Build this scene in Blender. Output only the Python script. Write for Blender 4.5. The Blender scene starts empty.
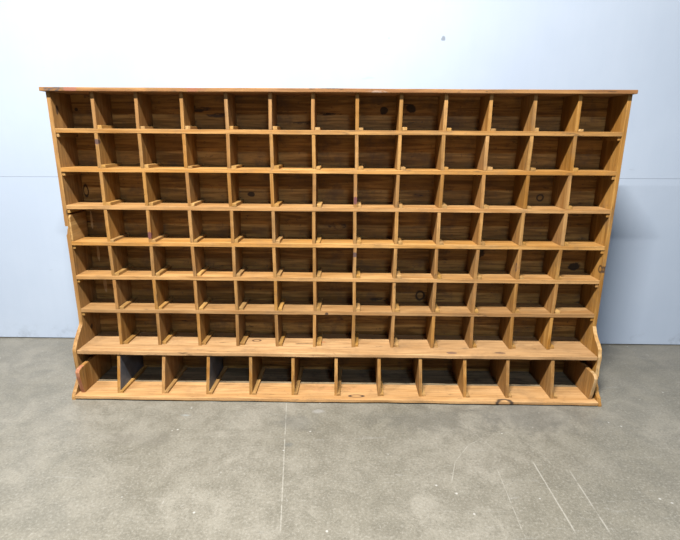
import bpy, bmesh, math, random
from mathutils import Vector, Matrix
random.seed(7)
S = bpy.context.scene
COL = S.collection

# ------------------------------------------------------------------ node helpers
class NT:
    def __init__(s, name):
        s.m = bpy.data.materials.new(name); s.m.use_nodes = True
        s.t = s.m.node_tree; s.t.nodes.clear()
        s.out = s.n('ShaderNodeOutputMaterial'); s.b = s.n('ShaderNodeBsdfPrincipled')
        s.l(s.b.outputs[0], s.out.inputs[0])
        s.co = s.n('ShaderNodeTexCoord').outputs['Object']
    def n(s, typ, **k):
        x = s.t.nodes.new(typ)
        for a, b in k.items(): setattr(x, a, b)
        return x
    def l(s, a, b): s.t.links.new(a, b)
    def put(s, sock, v):
        if isinstance(v, bpy.types.NodeSocket): s.l(v, sock)
        elif v is not None: sock.default_value = v
    def math(s, op, a, b=None, c=None, clamp=False):
        x = s.n('ShaderNodeMath', operation=op, use_clamp=clamp)
        s.put(x.inputs[0], a); s.put(x.inputs[1], b); s.put(x.inputs[2], c)
        return x.outputs[0]
    def vec(s, op, a, b=None):
        x = s.n('ShaderNodeVectorMath', operation=op)
        s.put(x.inputs[0], a); s.put(x.inputs[1], b)
        return x.outputs['Value'] if op in ('LENGTH', 'DOT_PRODUCT') else x.outputs[0]
    def ramp(s, v, lo, hi, a=0., b=1.):
        x = s.n('ShaderNodeMapRange', interpolation_type='SMOOTHSTEP')
        s.put(x.inputs[0], v); s.put(x.inputs[1], lo); s.put(x.inputs[2], hi)
        s.put(x.inputs[3], a); s.put(x.inputs[4], b)
        return x.outputs[0]
    def noise(s, v, scale, detail=4., rough=.55, dist=0.):
        x = s.n('ShaderNodeTexNoise'); s.put(x.inputs['Vector'], v)
        x.inputs['Scale'].default_value = scale; x.inputs['Detail'].default_value = detail
        x.inputs['Roughness'].default_value = rough; x.inputs['Distortion'].default_value = dist
        return x.outputs[0]
    def mix(s, f, a, b, mode='MIX'):
        x = s.n('ShaderNodeMix', data_type='RGBA', blend_type=mode)
        s.put(x.inputs[0], f)
        for i, v in ((6, a), (7, b)):
            if isinstance(v, tuple): v = (*v[:3], 1.)
            s.put(x.inputs[i], v)
        return x.outputs[2]
    def bump(s, h, strength, dist=.002):
        x = s.n('ShaderNodeBump'); s.put(x.inputs['Height'], h)
        x.inputs['Strength'].default_value = strength; x.inputs['Distance'].default_value = dist
        s.l(x.outputs[0], s.b.inputs['Normal'])
    def segment(s, a, b, w, P):
        """mask of a thin straight scratch on the ground between two points"""
        d = Vector((b[0]-a[0], b[1]-a[1], 0)); L = d.length; d /= L; nrm = Vector((-d.y, d.x, 0))
        r = s.vec('SUBTRACT', P, (a[0], a[1], 0))
        u = s.vec('DOT_PRODUCT', r, tuple(d)); v = s.math('ABSOLUTE', s.vec('DOT_PRODUCT', r, tuple(nrm)))
        m = s.ramp(v, w*.4, w, 1., 0.)
        m = s.math('MULTIPLY', m, s.ramp(u, -.01, .02)); return s.math('MULTIPLY', m, s.ramp(u, L-.02, L+.01, 1., 0.))

def wood(name, light, dark, axis='x', knots=(), dirt=.35, rough=.62, dirtcol=(.12, .075, .04), scale=1.):
    """old pine: grain stretched along one axis, worn and dirty patches, and knots (centre, radii, colour, ring)"""
    t = NT(name)
    rnd = t.n('ShaderNodeObjectInfo').outputs['Random']
    off = t.n('ShaderNodeCombineXYZ')
    for i, k in enumerate((13.1, 7.7, 21.3)): t.l(t.math('MULTIPLY', rnd, k), off.inputs[i])
    P = t.vec('ADD', t.co, off.outputs[0])
    st = {'x': (1.6, 26, 26), 'y': (26, 1.6, 26), 'z': (26, 26, 1.6)}[axis]
    fine = {'x': (7, 120, 120), 'y': (120, 7, 120), 'z': (120, 120, 7)}[axis]
    g = t.noise(t.vec('MULTIPLY', P, st), 1.*scale, 5, .62, 1.2)
    f = t.noise(t.vec('MULTIPLY', P, fine), 1., 3, .6)
    c = t.mix(t.ramp(g, .34, .64), dark, light)
    c = t.mix(t.ramp(t.noise(t.vec('MULTIPLY', P, tuple(2. if v < 5 else 9. for v in st)), 1., 3, .6), .40, .66, .38, 0.), c, tuple(v*.8 for v in dark))
    c = t.mix(t.ramp(f, .42, .72, 0., .55), c, tuple(v*.5 for v in dark))
    # each piece is a slightly different board
    hv = t.n('ShaderNodeHueSaturation'); t.l(c, hv.inputs['Color'])
    t.l(t.math('MULTIPLY_ADD', rnd, .16, .50), hv.inputs['Value'])
    t.l(t.math('MULTIPLY_ADD', t.math('FRACT', t.math('MULTIPLY', rnd, 17.3)), .12, 1.05), hv.inputs['Saturation'])
    c = hv.outputs[0]
    d1 = t.noise(P, 9., 6, .68)
    c = t.mix(t.ramp(d1, .48, .72, 0., dirt), c, dirtcol)
    d3 = t.noise(P, 55., 4, .7)
    c = t.mix(t.ramp(d3, .60, .72, 0., dirt*1.2), c, dirtcol)
    d2 = t.noise(t.vec('MULTIPLY', P, tuple(4 if v < 5 else 22 for v in st)), 1.6, 4, .7)
    c = t.mix(t.ramp(d2, .62, .70, 0., dirt*1.5), c, tuple(v*.35 for v in dirtcol))
    for kn in knots:
        cen, rad, kc, ring = kn
        q = t.vec('SUBTRACT', t.co, cen)
        q = t.vec('MULTIPLY', q, tuple(1./r for r in rad))
        wob = t.noise(t.co, 40., 2, .5)
        wa = .3 if ring else .9
        ln = t.math('ADD', t.vec('LENGTH', q), t.math('MULTIPLY_ADD', wob, wa, -wa/2))
        m = t.ramp(ln, .8, 1.05, 1., 0.)
        if ring: m = t.math('MULTIPLY', m, t.ramp(ln, .45, .68))
        if not ring and rad[0] > .045: m = t.math('MULTIPLY', m, t.ramp(t.noise(t.vec('MULTIPLY', t.co, (25, 70, 70)), 1., 4, .7), .42, .58))
        c = t.mix(t.math('MULTIPLY', m, .9), c, kc)
    t.l(c, t.b.inputs['Base Color']); t.b.inputs['Roughness'].default_value = rough
    t.b.inputs['Specular IOR Level'].default_value = .3
    t.bump(t.math('ADD', f, t.math('MULTIPLY', g, .8)), .22, .0012)
    return t.m

PINE, PINE_D = (.66, .41, .195), (.47, .25, .10)
K = (.035, .02, .014)
m_front = wood('aged_pine_long_grain', PINE, PINE_D, 'x')
m_front2 = wood('aged_pine_shelf_knotty', PINE, PINE_D, 'x', knots=[
    ((1.157, .0, .376), (.009, .02, .009), K, False), ((.34, .03, .214), (.02, .012, .01), (.20, .07, .03), False)])
m_div = wood('aged_pine_upright_grain', (.56, .335, .145), (.37, .19, .068), 'z', dirt=.4)
STN = (.05, .03, .035)
m_div_top = wood('aged_pine_stained_high', (.56, .335, .145), (.37, .19, .068), 'z', dirt=.4, knots=[((0, 0, .108), (.012, .03, .012), STN, False)])
m_div_low = wood('aged_pine_stained_low', (.56, .335, .145), (.37, .19, .068), 'z', dirt=.4, knots=[((0, 0, .03), (.010, .02, .018), (.09, .03, .035), False)])
m_div_knot = wood('aged_pine_knotted', (.56, .335, .145), (.37, .19, .068), 'z', dirt=.4, knots=[((0, .012, .055), (.03, .012, .022), STN, True)])
m_side = wood('aged_pine_side_panel', (.53, .32, .14), (.33, .175, .068), 'z', dirt=.5, knots=[
    ((.008, .035, 1.265), (.03, .012, .022), K, False), ((2.392, .012, .60), (.03, .018, .022), K, True),
    ((.008, .07, .275), (.03, .012, .012), K, False)])
m_top = wood('aged_pine_top_board', (.55, .31, .13), (.32, .15, .06), 'x', dirt=.5, knots=[
    ((.045, -.02, 1.344), (.05, .05, .012), (.05, .045, .05), False), ((.115, -.02, 1.344), (.03, .05, .012), (.20, .08, .05), False),
    ((.62, -.02, 1.338), (.05, .03, .02), (.20, .08, .04), False), ((1.36, -.02, 1.34), (.05, .03, .006), (.22, .15, .11), False)])
m_deep = wood('aged_pine_deep_shelf', (.68, .445, .245), (.50, .30, .15), 'x', dirt=.4, knots=[
    ((.816, .06, .214), (.026, .015, .02), (.05, .02, .012), True), ((1.12, .05, .214), (.03, .008, .02), (.3, .12, .05), False),
    ((1.73, -.055, .214), (.022, .012, .02), (.12, .07, .05), False), ((1.95, -.05, .214), (.03, .010, .01), (.10, .06, .04), False)])
m_bot = wood('aged_pine_bottom_board', (.70, .46, .26), (.53, .32, .165), 'x', dirt=.35, knots=[
    ((1.297, -.113, .021), (.040, .014, .02), (.03, .018, .015), True), ((1.962, -.143, .012), (.046, .026, .02), (.025, .018, .015), True),
    ((1.12, -.04, .021), (.07, .03, .02), (.33, .17, .075), False), ((1.31, -.045, .021), (.08, .04, .02), (.36, .19, .08), False)])
m_rear_shade = wood('grey_shaded_board', (.42, .34, .23), (.18, .14, .09), 'x', dirt=.7, dirtcol=(.03, .028, .025))  # dark grey carries the shade at the rear of the bottom row
D0 = .15
BK = (.012, .008, .006)

def bk(x, z, rx, rz, c=BK, ring=False): return ((x, D0, z), (rx, .05, rz), c, ring)
PALE, DK = (.42, .27, .13), (.03, .018, .012)
backk = [bk(1.405, 1.278, .019, .017), bk(1.523, 1.287, .024, .020), bk(2.134, .901, .019, .019, BK, True), bk(1.606, .421, .026, .028, BK, True),
         bk(.032, .917, .014, .034, BK, True), bk(1.875, .639, .028, .03), bk(.040, .785, .006, .05, PALE), bk(.052, .62, .007, .045, PALE),
         bk(.066, .46, .009, .045, PALE), bk(.036, 1.274, .008, .008), bk(2.225, 1.262, .013, .010), bk(1.15, 1.262, .07, .006),
         bk(.66, 1.255, .05, .010, DK), bk(1.86, 1.262, .03, .012, DK), bk(.57, 1.28, .07, .014, DK), bk(1.05, 1.222, .06, .006),
         bk(.80, .905, .018, .012), bk(1.20, .76, .05, .016, DK), bk(2.33, .575, .03, .02), bk(1.42, .40, .07, .01, DK)]
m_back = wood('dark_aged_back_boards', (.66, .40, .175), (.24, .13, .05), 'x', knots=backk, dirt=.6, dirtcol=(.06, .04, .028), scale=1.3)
m_cleat = wood('raw_pine_cleat', (.66, .42, .19), (.46, .26, .10), 'y', dirt=.3)
m_raw = wood('freshly_split_pine', (.70, .50, .29), (.52, .32, .15), 'z', dirt=.3)
m_pink = wood('reddish_worn_end_grain', (.62, .33, .21), (.40, .16, .09), 'z', dirt=.5)

def slate():
    t = NT('dark_slate_paint')
    a = t.noise(t.co, 14., 5, .7); b = t.noise(t.vec('MULTIPLY', t.co, (60, 9, 60)), 1., 4, .6)
    c = t.mix(t.ramp(a, .35, .7), (.04, .047, .06), (.10, .11, .13))
    c = t.mix(t.ramp(b, .62, .72, 0., .7), c, (.20, .20, .21))
    t.l(c, t.b.inputs['Base Color']); t.b.inputs['Roughness'].default_value = .6
    return t.m
m_slate = slate()

# ------------------------------------------------------------------ mesh helpers
def box(bm, x0, x1, y0, y1, z0, z1, mi=0):
    v = [bm.verts.new((x, y, z)) for x in (x0, x1) for y in (y0, y1) for z in (z0, z1)]
    for f in ((0, 1, 3, 2), (4, 6, 7, 5), (0, 4, 5, 1), (2, 3, 7, 6), (0, 2, 6, 4), (1, 5, 7, 3)):
        bm.faces.new([v[i] for i in f]).material_index = mi
    return v
def prism(bm, poly, x0, x1, mi=0):
    """outline in the depth-height plane pushed from x0 to x1"""
    a = [bm.verts.new((x0, y, z)) for y, z in poly]; b = [bm.verts.new((x1, y, z)) for y, z in poly]
    n = len(poly)
    bm.faces.new(a).material_index = mi; bm.faces.new(b[::-1]).material_index = mi
    for i in range(n):
        bm.faces.new((a[i], b[i], b[(i+1) % n], a[(i+1) % n])).material_index = mi
def obj(name, bm, mats, parent=None, bevel=.0012, loc=None):
    bmesh.ops.recalc_face_normals(bm, faces=bm.faces)
    me = bpy.data.meshes.new(name); bm.to_mesh(me); bm.free()
    for m in (mats if isinstance(mats, (list, tuple)) else [mats]): me.materials.append(m)
    o = bpy.data.objects.new(name, me); COL.objects.link(o)
    if parent: o.parent = parent
    if loc: o.location = loc
    if bevel:
        b = o.modifiers.new('worn_edges', 'BEVEL'); b.width = bevel; b.segments = 2; b.limit_method = 'ANGLE'
    return o

ZT = 1.3365                                                      # under-edge of the top board
# ------------------------------------------------------------------ the cabinet
W, TH, D = 2.4, .017, .150
cab = bpy.data.objects.new('pigeonhole_cabinet', None); COL.objects.link(cab)
cab.empty_display_size = .1
cab['label'] = 'wide honey-brown pine pigeonhole cabinet with rows of open cubbyholes, standing on the concrete floor'
cab['category'] = 'cabinet'

def wavy_board(x0, x1, y0, y1, z0, z1, amp=.0012, n=60):
    """long board with a slightly worn, uneven front edge"""
    bm = bmesh.new(); rows = []
    ph = random.random()*10
    for i in range(n+1):
        x = x0+(x1-x0)*i/n
        w = amp*(math.sin(x*9+ph)+.6*math.sin(x*31+2*ph)+.5*random.uniform(-1, 1))
        dz = amp*.5*(math.sin(x*4.3+ph)+.5*math.sin(x*17))
        rows.append([bm.verts.new(p) for p in ((x, y0+w, z0+dz), (x, y1, z0), (x, y1, z1), (x, y0+w*.6, z1+dz))])
    for a, b in zip(rows, rows[1:]):
        for k in range(4): bm.faces.new((a[k], b[k], b[(k+1) % 4], a[(k+1) % 4]))
    bm.faces.new(rows[0]); bm.faces.new(rows[-1][::-1])
    return bm

# top board, overhanging the sides and the front a little
obj('top_board', wavy_board(-.014, 2.408, -.020, .170, ZT, ZT+.0155, .0011), m_top, cab, .002)

# side panels: straight above, scrolled out to the deep shelf and again to the foot
def side_outline(rough=0.):
    p = [(.166, 0), (.166, ZT), (0, ZT)]
    z = 1.28
    while z > .34:
        p.append((random.uniform(0, .0012), z)); z -= .06
    curve = [(0, .330), (-.003, .318), (-.012, .304), (-.024, .292), (-.037, .281), (-.050, .270), (-.062, .258), (-.071, .245), (-.078, .23),
             (-.0815, .214), (-.082, .20), (-.082, .17), (-.0805, .14), (-.080, .12), (-.079, .10), (-.083, .085), (-.091, .07), (-.101, .056),
             (-.112, .044), (-.124, .032), (-.134, .018), (-.139, .008), (-.140, 0)]
    if rough < .002:                                             # the left side is sawn straighter, with sharp corners
        curve = [(0, .322), (-.004, .312), (-.030, .287), (-.056, .258), (-.074, .234), (-.0805, .222), (-.0825, .212), (-.082, .17), (-.080, .12),
                 (-.0785, .09), (-.080, .082), (-.098, .063), (-.118, .042), (-.134, .024), (-.1395, .014), (-.140, 0)]
    for i, (y, z) in enumerate(curve):
        p.append((y+random.uniform(-rough, rough), z+(random.uniform(-rough, rough) if 0 < z < .3 else 0)))
    return p
def side_panel(x0, x1, rough, notch):
    bm = bmesh.new(); poly = side_outline(rough)
    if not notch:
        prism(bm, poly, x0, x1)
        bm.faces.ensure_lookup_table(); bmesh.ops.recalc_face_normals(bm, faces=bm.faces)
        for f in bm.faces:                                       # splintered pale edge round the scroll
            c = f.calc_center_median()
            if len(f.verts) == 4 and abs(f.normal.x) < .5 and .11 < c.z < .335 and c.y < .01: f.material_index = 1
        return obj('side_panel', bm, [m_side, m_raw], cab, .0015)
    # the left side: the outer front corner is broken away in one spot
    prism(bm, poly, x0, x1)
    o = obj('side_panel', bm, [m_side, m_raw], cab, 0)
    cb = bmesh.new()
    a = [(-.006, .7755), (.013, .7755), (.0145, .771), (.0105, .763), (.008, .754), (.0035, .737), (-.006, .733)]
    lo = [cb.verts.new((x, -.01, z)) for x, z in a]; hi = [cb.verts.new((x*.55-.002, .035, z)) for x, z in a]
    cb.faces.new(lo); cb.faces.new(hi[::-1])
    for i in range(len(a)): cb.faces.new((lo[i], lo[(i+1) % len(a)], hi[(i+1) % len(a)], hi[i]))
    bmesh.ops.recalc_face_normals(cb, faces=cb.faces)
    cm = bpy.data.meshes.new('cut'); cb.to_mesh(cm); cb.free(); cm.materials.append(m_raw)
    co = bpy.data.objects.new('cut', cm); COL.objects.link(co)
    md = o.modifiers.new('b', 'BOOLEAN'); md.operation = 'DIFFERENCE'; md.object = co; md.solver = 'EXACT'
    bpy.context.view_layer.update()
    nm = bpy.data.meshes.new_from_object(o.evaluated_get(bpy.context.evaluated_depsgraph_get()))
    o.modifiers.clear(); o.data = nm; bpy.data.objects.remove(co)
    if len(nm.materials) < 2: nm.materials.append(m_raw)
    b = o.modifiers.new('worn_edges', 'BEVEL'); b.width = .001; b.segments = 2; b.limit_method = 'ANGLE'
    return o
side_panel(0, TH, .0008, True)
side_panel(W-TH, W, .0028, False)

# back: wide horizontal boards, tiny gaps between them
bm = bmesh.new(); z = .02; k = 0
while z < ZT-.01:
    h = random.choice((.19, .215, .24)); z1 = min(z+h, ZT)
    if ZT-z1 < .06: z1 = ZT
    box(bm, TH, W-TH, D+random.uniform(0, .0015), .165, z, z1+(.0004 if z1 < ZT else 0)); z = z1
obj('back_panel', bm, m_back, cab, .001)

# shelves: z of the under-edges, measured off the photograph's own perspective
SB = [1.1724, 1.0117, .8502, .6887, .5318, .3713]
ST, ZD = .018, .1965
for i, zb in enumerate(SB):
    obj('shelf', wavy_board(TH, W-TH, 0, D, zb, zb+ST, .0009), m_front2 if i == 5 else m_front, cab, .0014)
obj('shelf', wavy_board(TH, W-TH, -.080, D, ZD, ZD+.018, .0012), m_deep, cab, .0025)
# bottom: the front board and a rear one, greyed to paint in the shade behind the shadow line
obj('bottom_board', wavy_board(TH, W-TH, -.1435, .0, .005, .0215, .0015), m_bot, cab, .003)
obj('rear_bottom_board', wavy_board(TH, W-TH, .0005, D, .003, .0205, 0), m_rear_shade, cab, .001)

# dividers
XS = [.1865, .3703, .5578, .7407, .9231, 1.1018, 1.2826, 1.4638, 1.6486, 1.8288, 2.0128, 2.1942]
XB = [.205, .411, .616, .812, 1.006, 1.203, 1.400, 1.588, 1.790, 1.984, 2.187]
DT = .0145
cells = []                                                       # (z floor, z ceiling) of the seven small rows
tops = [ZT]+SB
floors = [s+ST for s in SB]+[ZD+.018]
for zc, zf in zip(tops, floors): cells.append((zf, zc))
def divider(x, zf, zc, y0, y1, lean):
    bm = bmesh.new()
    n = 6; poly = [(D, zf), (D, zc)]
    for k in range(n+1):
        u = k/n; poly.append((y0*(1-u)+y1*u+random.uniform(-.0008, .0008), zc+(zf-zc)*u))
    prism(bm, poly, -DT/2, DT/2)
    bmesh.ops.recalc_face_normals(bm, faces=bm.faces)
    h = zc-zf
    for v in bm.verts: v.co.x += lean*((v.co.z-zf)/h-.5)
    for v in bm.verts: v.co.z -= zf
    return bm
for r, (zf, zc) in enumerate(cells):
    for i, x in enumerate(XS):
        if r == 6: x = x*.9985+.0015
        jx = random.uniform(-.0022, .0022)
        bm = divider(x, zf, zc, .001, -.006 if r == 6 else .001, random.uniform(-.003, .003))
        dm = {(1, 0): m_div_top, (3, 1): m_div_low, (2, 6): m_div_low, (4, 6): m_div_top, (4, 10): m_div_knot}.get((r, i), m_div)
        obj('divider', bm, dm, cab, .0011, (x+jx, 0, zf))
        cb = bmesh.new()                                         # the strip nailed along the foot of each divider
        w = random.uniform(.016, .022); ln = random.uniform(-.001, .004)
        box(cb, 0, w, ln, D-.001, 0, random.uniform(.010, .0145))
        if r: bmesh.ops.rotate(cb, verts=cb.verts, cent=(0, D, 0), matrix=Matrix.Rotation(random.uniform(-.03, .0), 3, 'Z'))
        obj('cleat', cb, m_cleat, cab, .001, (x+jx+DT/2+.0012+(.002 if r else 0), 0, zf))
for i, x in enumerate(XB):
    bm = divider(x, .021, ZD, -.072, -.113, random.uniform(-.004, .004))
    if i in (0, 2):
        bmesh.ops.recalc_face_normals(bm, faces=bm.faces)
        for f in bm.faces:
            if f.normal.x > .9: f.material_index = 1
    d = obj('divider', bm, [m_div, m_slate], cab, .0011, (x, 0, .021))
    if i in (0, 2): d['label'] = 'divider painted dark slate on one face'
    cb = bmesh.new(); box(cb, 0, .017, -.112+random.uniform(-.004, .004), D-.001, 0, .012)
    bmesh.ops.rotate(cb, verts=cb.verts, cent=(0, D, 0), matrix=Matrix.Rotation(random.uniform(-.03, .0), 3, 'Z'))
    obj('cleat', cb, m_cleat, cab, .001, (x+DT/2+.003, 0, .021))

# short ledger strips on both sides under the shelves
for zb in SB+[ZD]:
    y0 = -.055 if zb < .2 else .004
    for x0, x1 in ((TH, TH+.012), (W-TH-.012, W-TH)):
        cb = bmesh.new(); box(cb, x0, x1, y0+random.uniform(0, .004), D-.002, zb-.0165, zb-.0006)
        obj('ledger_strip', cb, m_cleat if x0 < 1 else m_div, cab, .001)
# the doubled, corner-cut end boards of the bottom row and the repair strip of the fourth row
E = [(D, .021), (D, .150), (-.092, .150), (-.118, .149), (-.132, .144), (-.138, .134), (-.135, .11), (-.128, .08), (-.121, .045), (-.113, .021)]
for x0, x1, mm in ((.031, .050, 0), (W-.050, W-.033, 1)):
    bm = bmesh.new(); prism(bm, E, x0, x1)
    bmesh.ops.recalc_face_normals(bm, faces=bm.faces)
    for f in bm.faces:
        c = f.calc_center_median()
        if abs(f.normal.x) < .5 and c.y < -.05: f.material_index = 1
    obj('end_board', bm, [m_div, m_pink if mm == 0 else m_raw], cab, .003)
bm = bmesh.new(); prism(bm, [(.002, .7075), (.132, .7075), (.132, .824), (.012, .826), (.002, .815)], TH+.0005, TH+.0095)
obj('repair_strip', bm, m_cleat, cab, .001)

# ------------------------------------------------------------------ the setting
WY = .547
def wall_material():
    t = NT('pale_blue_painted_wall')
    big = t.noise(t.co, 1.3, 4, .6); st = t.noise(t.vec('MULTIPLY', t.co, (40, 1, 3)), 1., 4, .6)
    c = t.mix(t.ramp(big, .3, .7), (.318, .378, .475), (.345, .405, .50))
    c = t.mix(t.ramp(st, .35, .7, 0., .10), c, (.29, .36, .45))
    vo = t.n('ShaderNodeTexVoronoi'); vo.inputs['Scale'].default_value = 5.5; t.l(t.co, vo.inputs['Vector'])
    gate = t.ramp(t.noise(t.co, 2.6, 3, .6), .56, .60)
    c = t.mix(t.math('MULTIPLY', t.ramp(vo.outputs['Distance'], .012, .03, .8, 0.), gate), c, (.10, .11, .14))
    sc = t.noise(t.vec('MULTIPLY', t.co, (9, 1, 60)), 1., 2, .5, .6)
    c = t.mix(t.math('MULTIPLY', t.ramp(sc, .72, .76, 0., .22), gate), c, (.19, .22, .27))
    low = t.n('ShaderNodeSeparateXYZ'); t.l(t.co, low.inputs[0])
    dn = t.noise(t.co, 14., 4, .7)
    dm = t.math('MULTIPLY', t.ramp(low.outputs[2], .0, .12, 1., 0.), t.ramp(dn, .5, .7, 0., .35))
    c = t.mix(dm, c, (.15, .17, .20))
    # one bigger chip in the paint up on the wall
    q = t.vec('LENGTH', t.vec('MULTIPLY', t.vec('SUBTRACT', t.co, (1.72, WY, 1.645)), (80, 1, 70)))
    qn = t.math('ADD', q, t.math('MULTIPLY', t.noise(t.co, 90., 2, .5), 1.2))
    c = t.mix(t.ramp(qn, 1.2, 1.5, .7, 0.), c, (.11, .13, .16))
    t.l(c, t.b.inputs['Base Color']); t.b.inputs['Roughness'].default_value = .55
    t.b.inputs['Specular IOR Level'].default_value = .25
    t.bump(t.math('ADD', t.noise(t.co, 30., 3, .6), st), .12, .002)
    return t.m
m_wall = wall_material()
def dark_gap():
    t = NT('dark_joint'); t.l(t.mix(t.noise(t.co, 20.), (.25, .29, .33), (.15, .17, .2)), t.b.inputs['Base Color']); t.b.inputs['Roughness'].default_value = .9
    return t.m
bm = bmesh.new()
X0, X1 = -6., 9.
def zs(x): return .9535+.0042*(x-.8)
for lo, hi in (((.006, .006), (zs(X0)-.0006, zs(X1)-.0006)), ((zs(X0)+.0006, zs(X1)+.0006), (4.2, 4.2))):
    v = [bm.verts.new(p) for p in ((X0, WY, lo[0]), (X1, WY, lo[1]), (X1, WY, hi[1]), (X0, WY, hi[0]),
                                   (X0, WY+.02, lo[0]), (X1, WY+.02, lo[1]), (X1, WY+.02, hi[1]), (X0, WY+.02, hi[0]))]
    for f in ((0, 1, 2, 3), (4, 7, 6, 5), (0, 4, 5, 1), (3, 2, 6, 7), (0, 3, 7, 4), (1, 5, 6, 2)): bm.faces.new([v[i] for i in f])
box(bm, X0, X1, WY+.02, WY+.12, 0, 4.2, 1)
w = obj('wall_back', bm, [m_wall, dark_gap()], None, 0); w['kind'] = 'structure'

def floor_material():
    t = NT('worn_grey_concrete')
    a = t.noise(t.co, 1.6, 5, .62); b = t.noise(t.co, 9., 8, .72, .4); g = t.noise(t.co, 110., 4, .8)
    c = t.mix(t.ramp(a, .32, .68), (.24, .228, .188), (.345, .33, .285))
    c = t.mix(t.ramp(b, .36, .62, .55, 0.), c, (.18, .172, .142))
    c = t.mix(t.ramp(g, .50, .68, 0., .55), c, (.46, .45, .41))
    c = t.mix(t.ramp(g, .32, .48, .5, 0.), c, (.12, .115, .10))
    st = t.noise(t.vec('MULTIPLY', t.co, (5, 45, 1)), 1., 6, .7, .8)
    c = t.mix(t.ramp(st, .60, .72, 0., .35), c, (.44, .44, .42))
    st2 = t.noise(t.vec('MULTIPLY', t.co, (38, 14, 1)), 1., 3, .6, 1.5)
    c = t.mix(t.ramp(st2, .70, .76, 0., .45), c, (.55, .55, .53))
    vo = t.n('ShaderNodeTexVoronoi'); vo.inputs['Scale'].default_value = 16.; t.l(t.co, vo.inputs['Vector'])
    c = t.mix(t.math('MULTIPLY', t.ramp(vo.outputs['Distance'], .04, .09, .8, 0.), t.ramp(t.noise(t.co, 5., 3), .5, .56)), c, (.62, .62, .6))
    br = t.ramp(t.noise(t.co, 26., 4, .7), .34, .56)
    for A, B, wd, s in [((.965, 0.012), (1.052, -0.886), .0026, .75), ((1.945, -0.531), (1.950, -0.867), .0035, .75), ((2.06, -0.583), (2.055, -0.867), .0035, .7),
                     ((1.80, -0.574), (1.79, -0.867), .0022, .5), ((1.62, -0.649), (1.655, -0.541), .002, .6), ((1.655, -0.541), (1.73, -0.437), .002, .6),
                     ((1.73, -0.437), (1.80, -0.390), .002, .5), ((1.70, -0.196), (1.80, -0.413), .002, .4), ((1.80, -0.413), (1.83, -0.479), .002, .4),
                     ((1.86, -0.271), (1.99, -0.460), .002, .3), ((1.99, -0.460), (2.01, -0.555), .002, .3), ((.38, -0.555), (.44, -0.479), .002, .35),
                     ((2.16, -0.413), (2.20, -0.574), .002, .25), ((1.50, -0.139), (1.60, -0.271), .002, .3)]:
        c = t.mix(t.math('MULTIPLY', t.math('MULTIPLY', t.segment(A, B, wd, t.co), t.math('MULTIPLY_ADD', br, .9, .1)), s*.6), c, (.66, .65, .6))
    for cen, r, cc in [((1.13, -.21), (.035, .02), (.55, .55, .55)), ((1.03, -.45), (.02, .016), (.10, .12, .13)), ((.56, -.255), (.025, .012), (.48, .55, .60)),
                       ((1.62, -.26), (.30, .13), (.15, .148, .135)), ((2.05, -.22), (.3, .16), (.17, .17, .165)), ((.42, -.42), (.2, .06), (.20, .19, .165)), ((1.05, -.30), (.10, .07), (.19, .19, .18))]:
        q = t.vec('MULTIPLY', t.vec('SUBTRACT', t.co, (*cen, 0)), (1/r[0], 1/r[1], 0))
        ln = t.math('ADD', t.vec('LENGTH', q), t.math('MULTIPLY_ADD', b, 2.4, -1.2))
        c = t.mix(t.ramp(ln, .3, 1.1, .38, 0.), c, cc)
    hv = t.n('ShaderNodeHueSaturation'); t.l(c, hv.inputs['Color']); hv.inputs['Value'].default_value = .50; hv.inputs['Saturation'].default_value = 1.1; c = hv.outputs[0]
    t.l(c, t.b.inputs['Base Color'])
    t.l(t.ramp(b, .3, .7, .36, .55), t.b.inputs['Roughness']); t.b.inputs['Specular IOR Level'].default_value = .4
    t.bump(t.math('ADD', t.math('MULTIPLY', g, .35), b), .18, .003)
    return t.m
bm = bmesh.new(); box(bm, X0, X1, -9., WY+.12, -.1, 0)
f = obj('floor', bm, floor_material(), None, 0); f['kind'] = 'structure'

# ------------------------------------------------------------------ light: rows of ceiling strip lamps and the dim hall
def lamp(name, x, y, z, sx, sy, power, col):
    d = bpy.data.lights.new(name, 'AREA'); d.shape = 'RECTANGLE'; d.size = sx; d.size_y = sy; d.energy = power; d.color = col
    o = bpy.data.objects.new(name, d); COL.objects.link(o); o.location = (x, y, z)
    return o
lamp('ceiling_strip_lamp', .85, -2.0, 3.8, 1.0, .06, 325, (1., .95, .88))
lamp('ceiling_strip_lamp', -1.9, -2.0, 3.8, 1.2, .06, 115, (1., .96, .90))
lamp('ceiling_strip_lamp', 2.25, -5.1, 3.75, .6, .08, 88, (.70, .84, 1.))
lamp('ceiling_strip_lamp', 2.25, -8.2, 3.75, 1.0, .1, 30, (.76, .88, 1.))
wd = bpy.data.worlds.new('hall_ambience'); S.world = wd; wd.use_nodes = True
bg = wd.node_tree.nodes['Background']; bg.inputs[0].default_value = (.42, .62, 1., 1.); bg.inputs[1].default_value = .03

# ------------------------------------------------------------------ camera
p, r, yaw, cx, cy, cz, fpx = (0.264508, 0.006501, -0.012044, 1.241685, -2.073068, 1.148802, 477.988)
F = Vector((math.sin(yaw)*math.cos(p), math.cos(yaw)*math.cos(p), -math.sin(p)))
R = Vector((math.cos(yaw), -math.sin(yaw), 0)); U = R.cross(F)
R2 = R*math.cos(r)+U*math.sin(r); U2 = -R*math.sin(r)+U*math.cos(r)
cd = bpy.data.cameras.new('camera'); cam = bpy.data.objects.new('camera', cd); COL.objects.link(cam)
M = Matrix((R2, U2, -F)).transposed().to_4x4(); M.translation = (cx, cy, cz); cam.matrix_world = M
cd.sensor_fit = 'HORIZONTAL'; cd.sensor_width = 36; cd.lens = 36*fpx/680
cd.clip_start = .05
S.camera = cam
S.view_settings.view_transform = 'Standard'; S.view_settings.look = 'None'; S.view_settings.gamma = 1
S.view_settings.use_curve_mapping = False; S.view_settings.exposure = .84
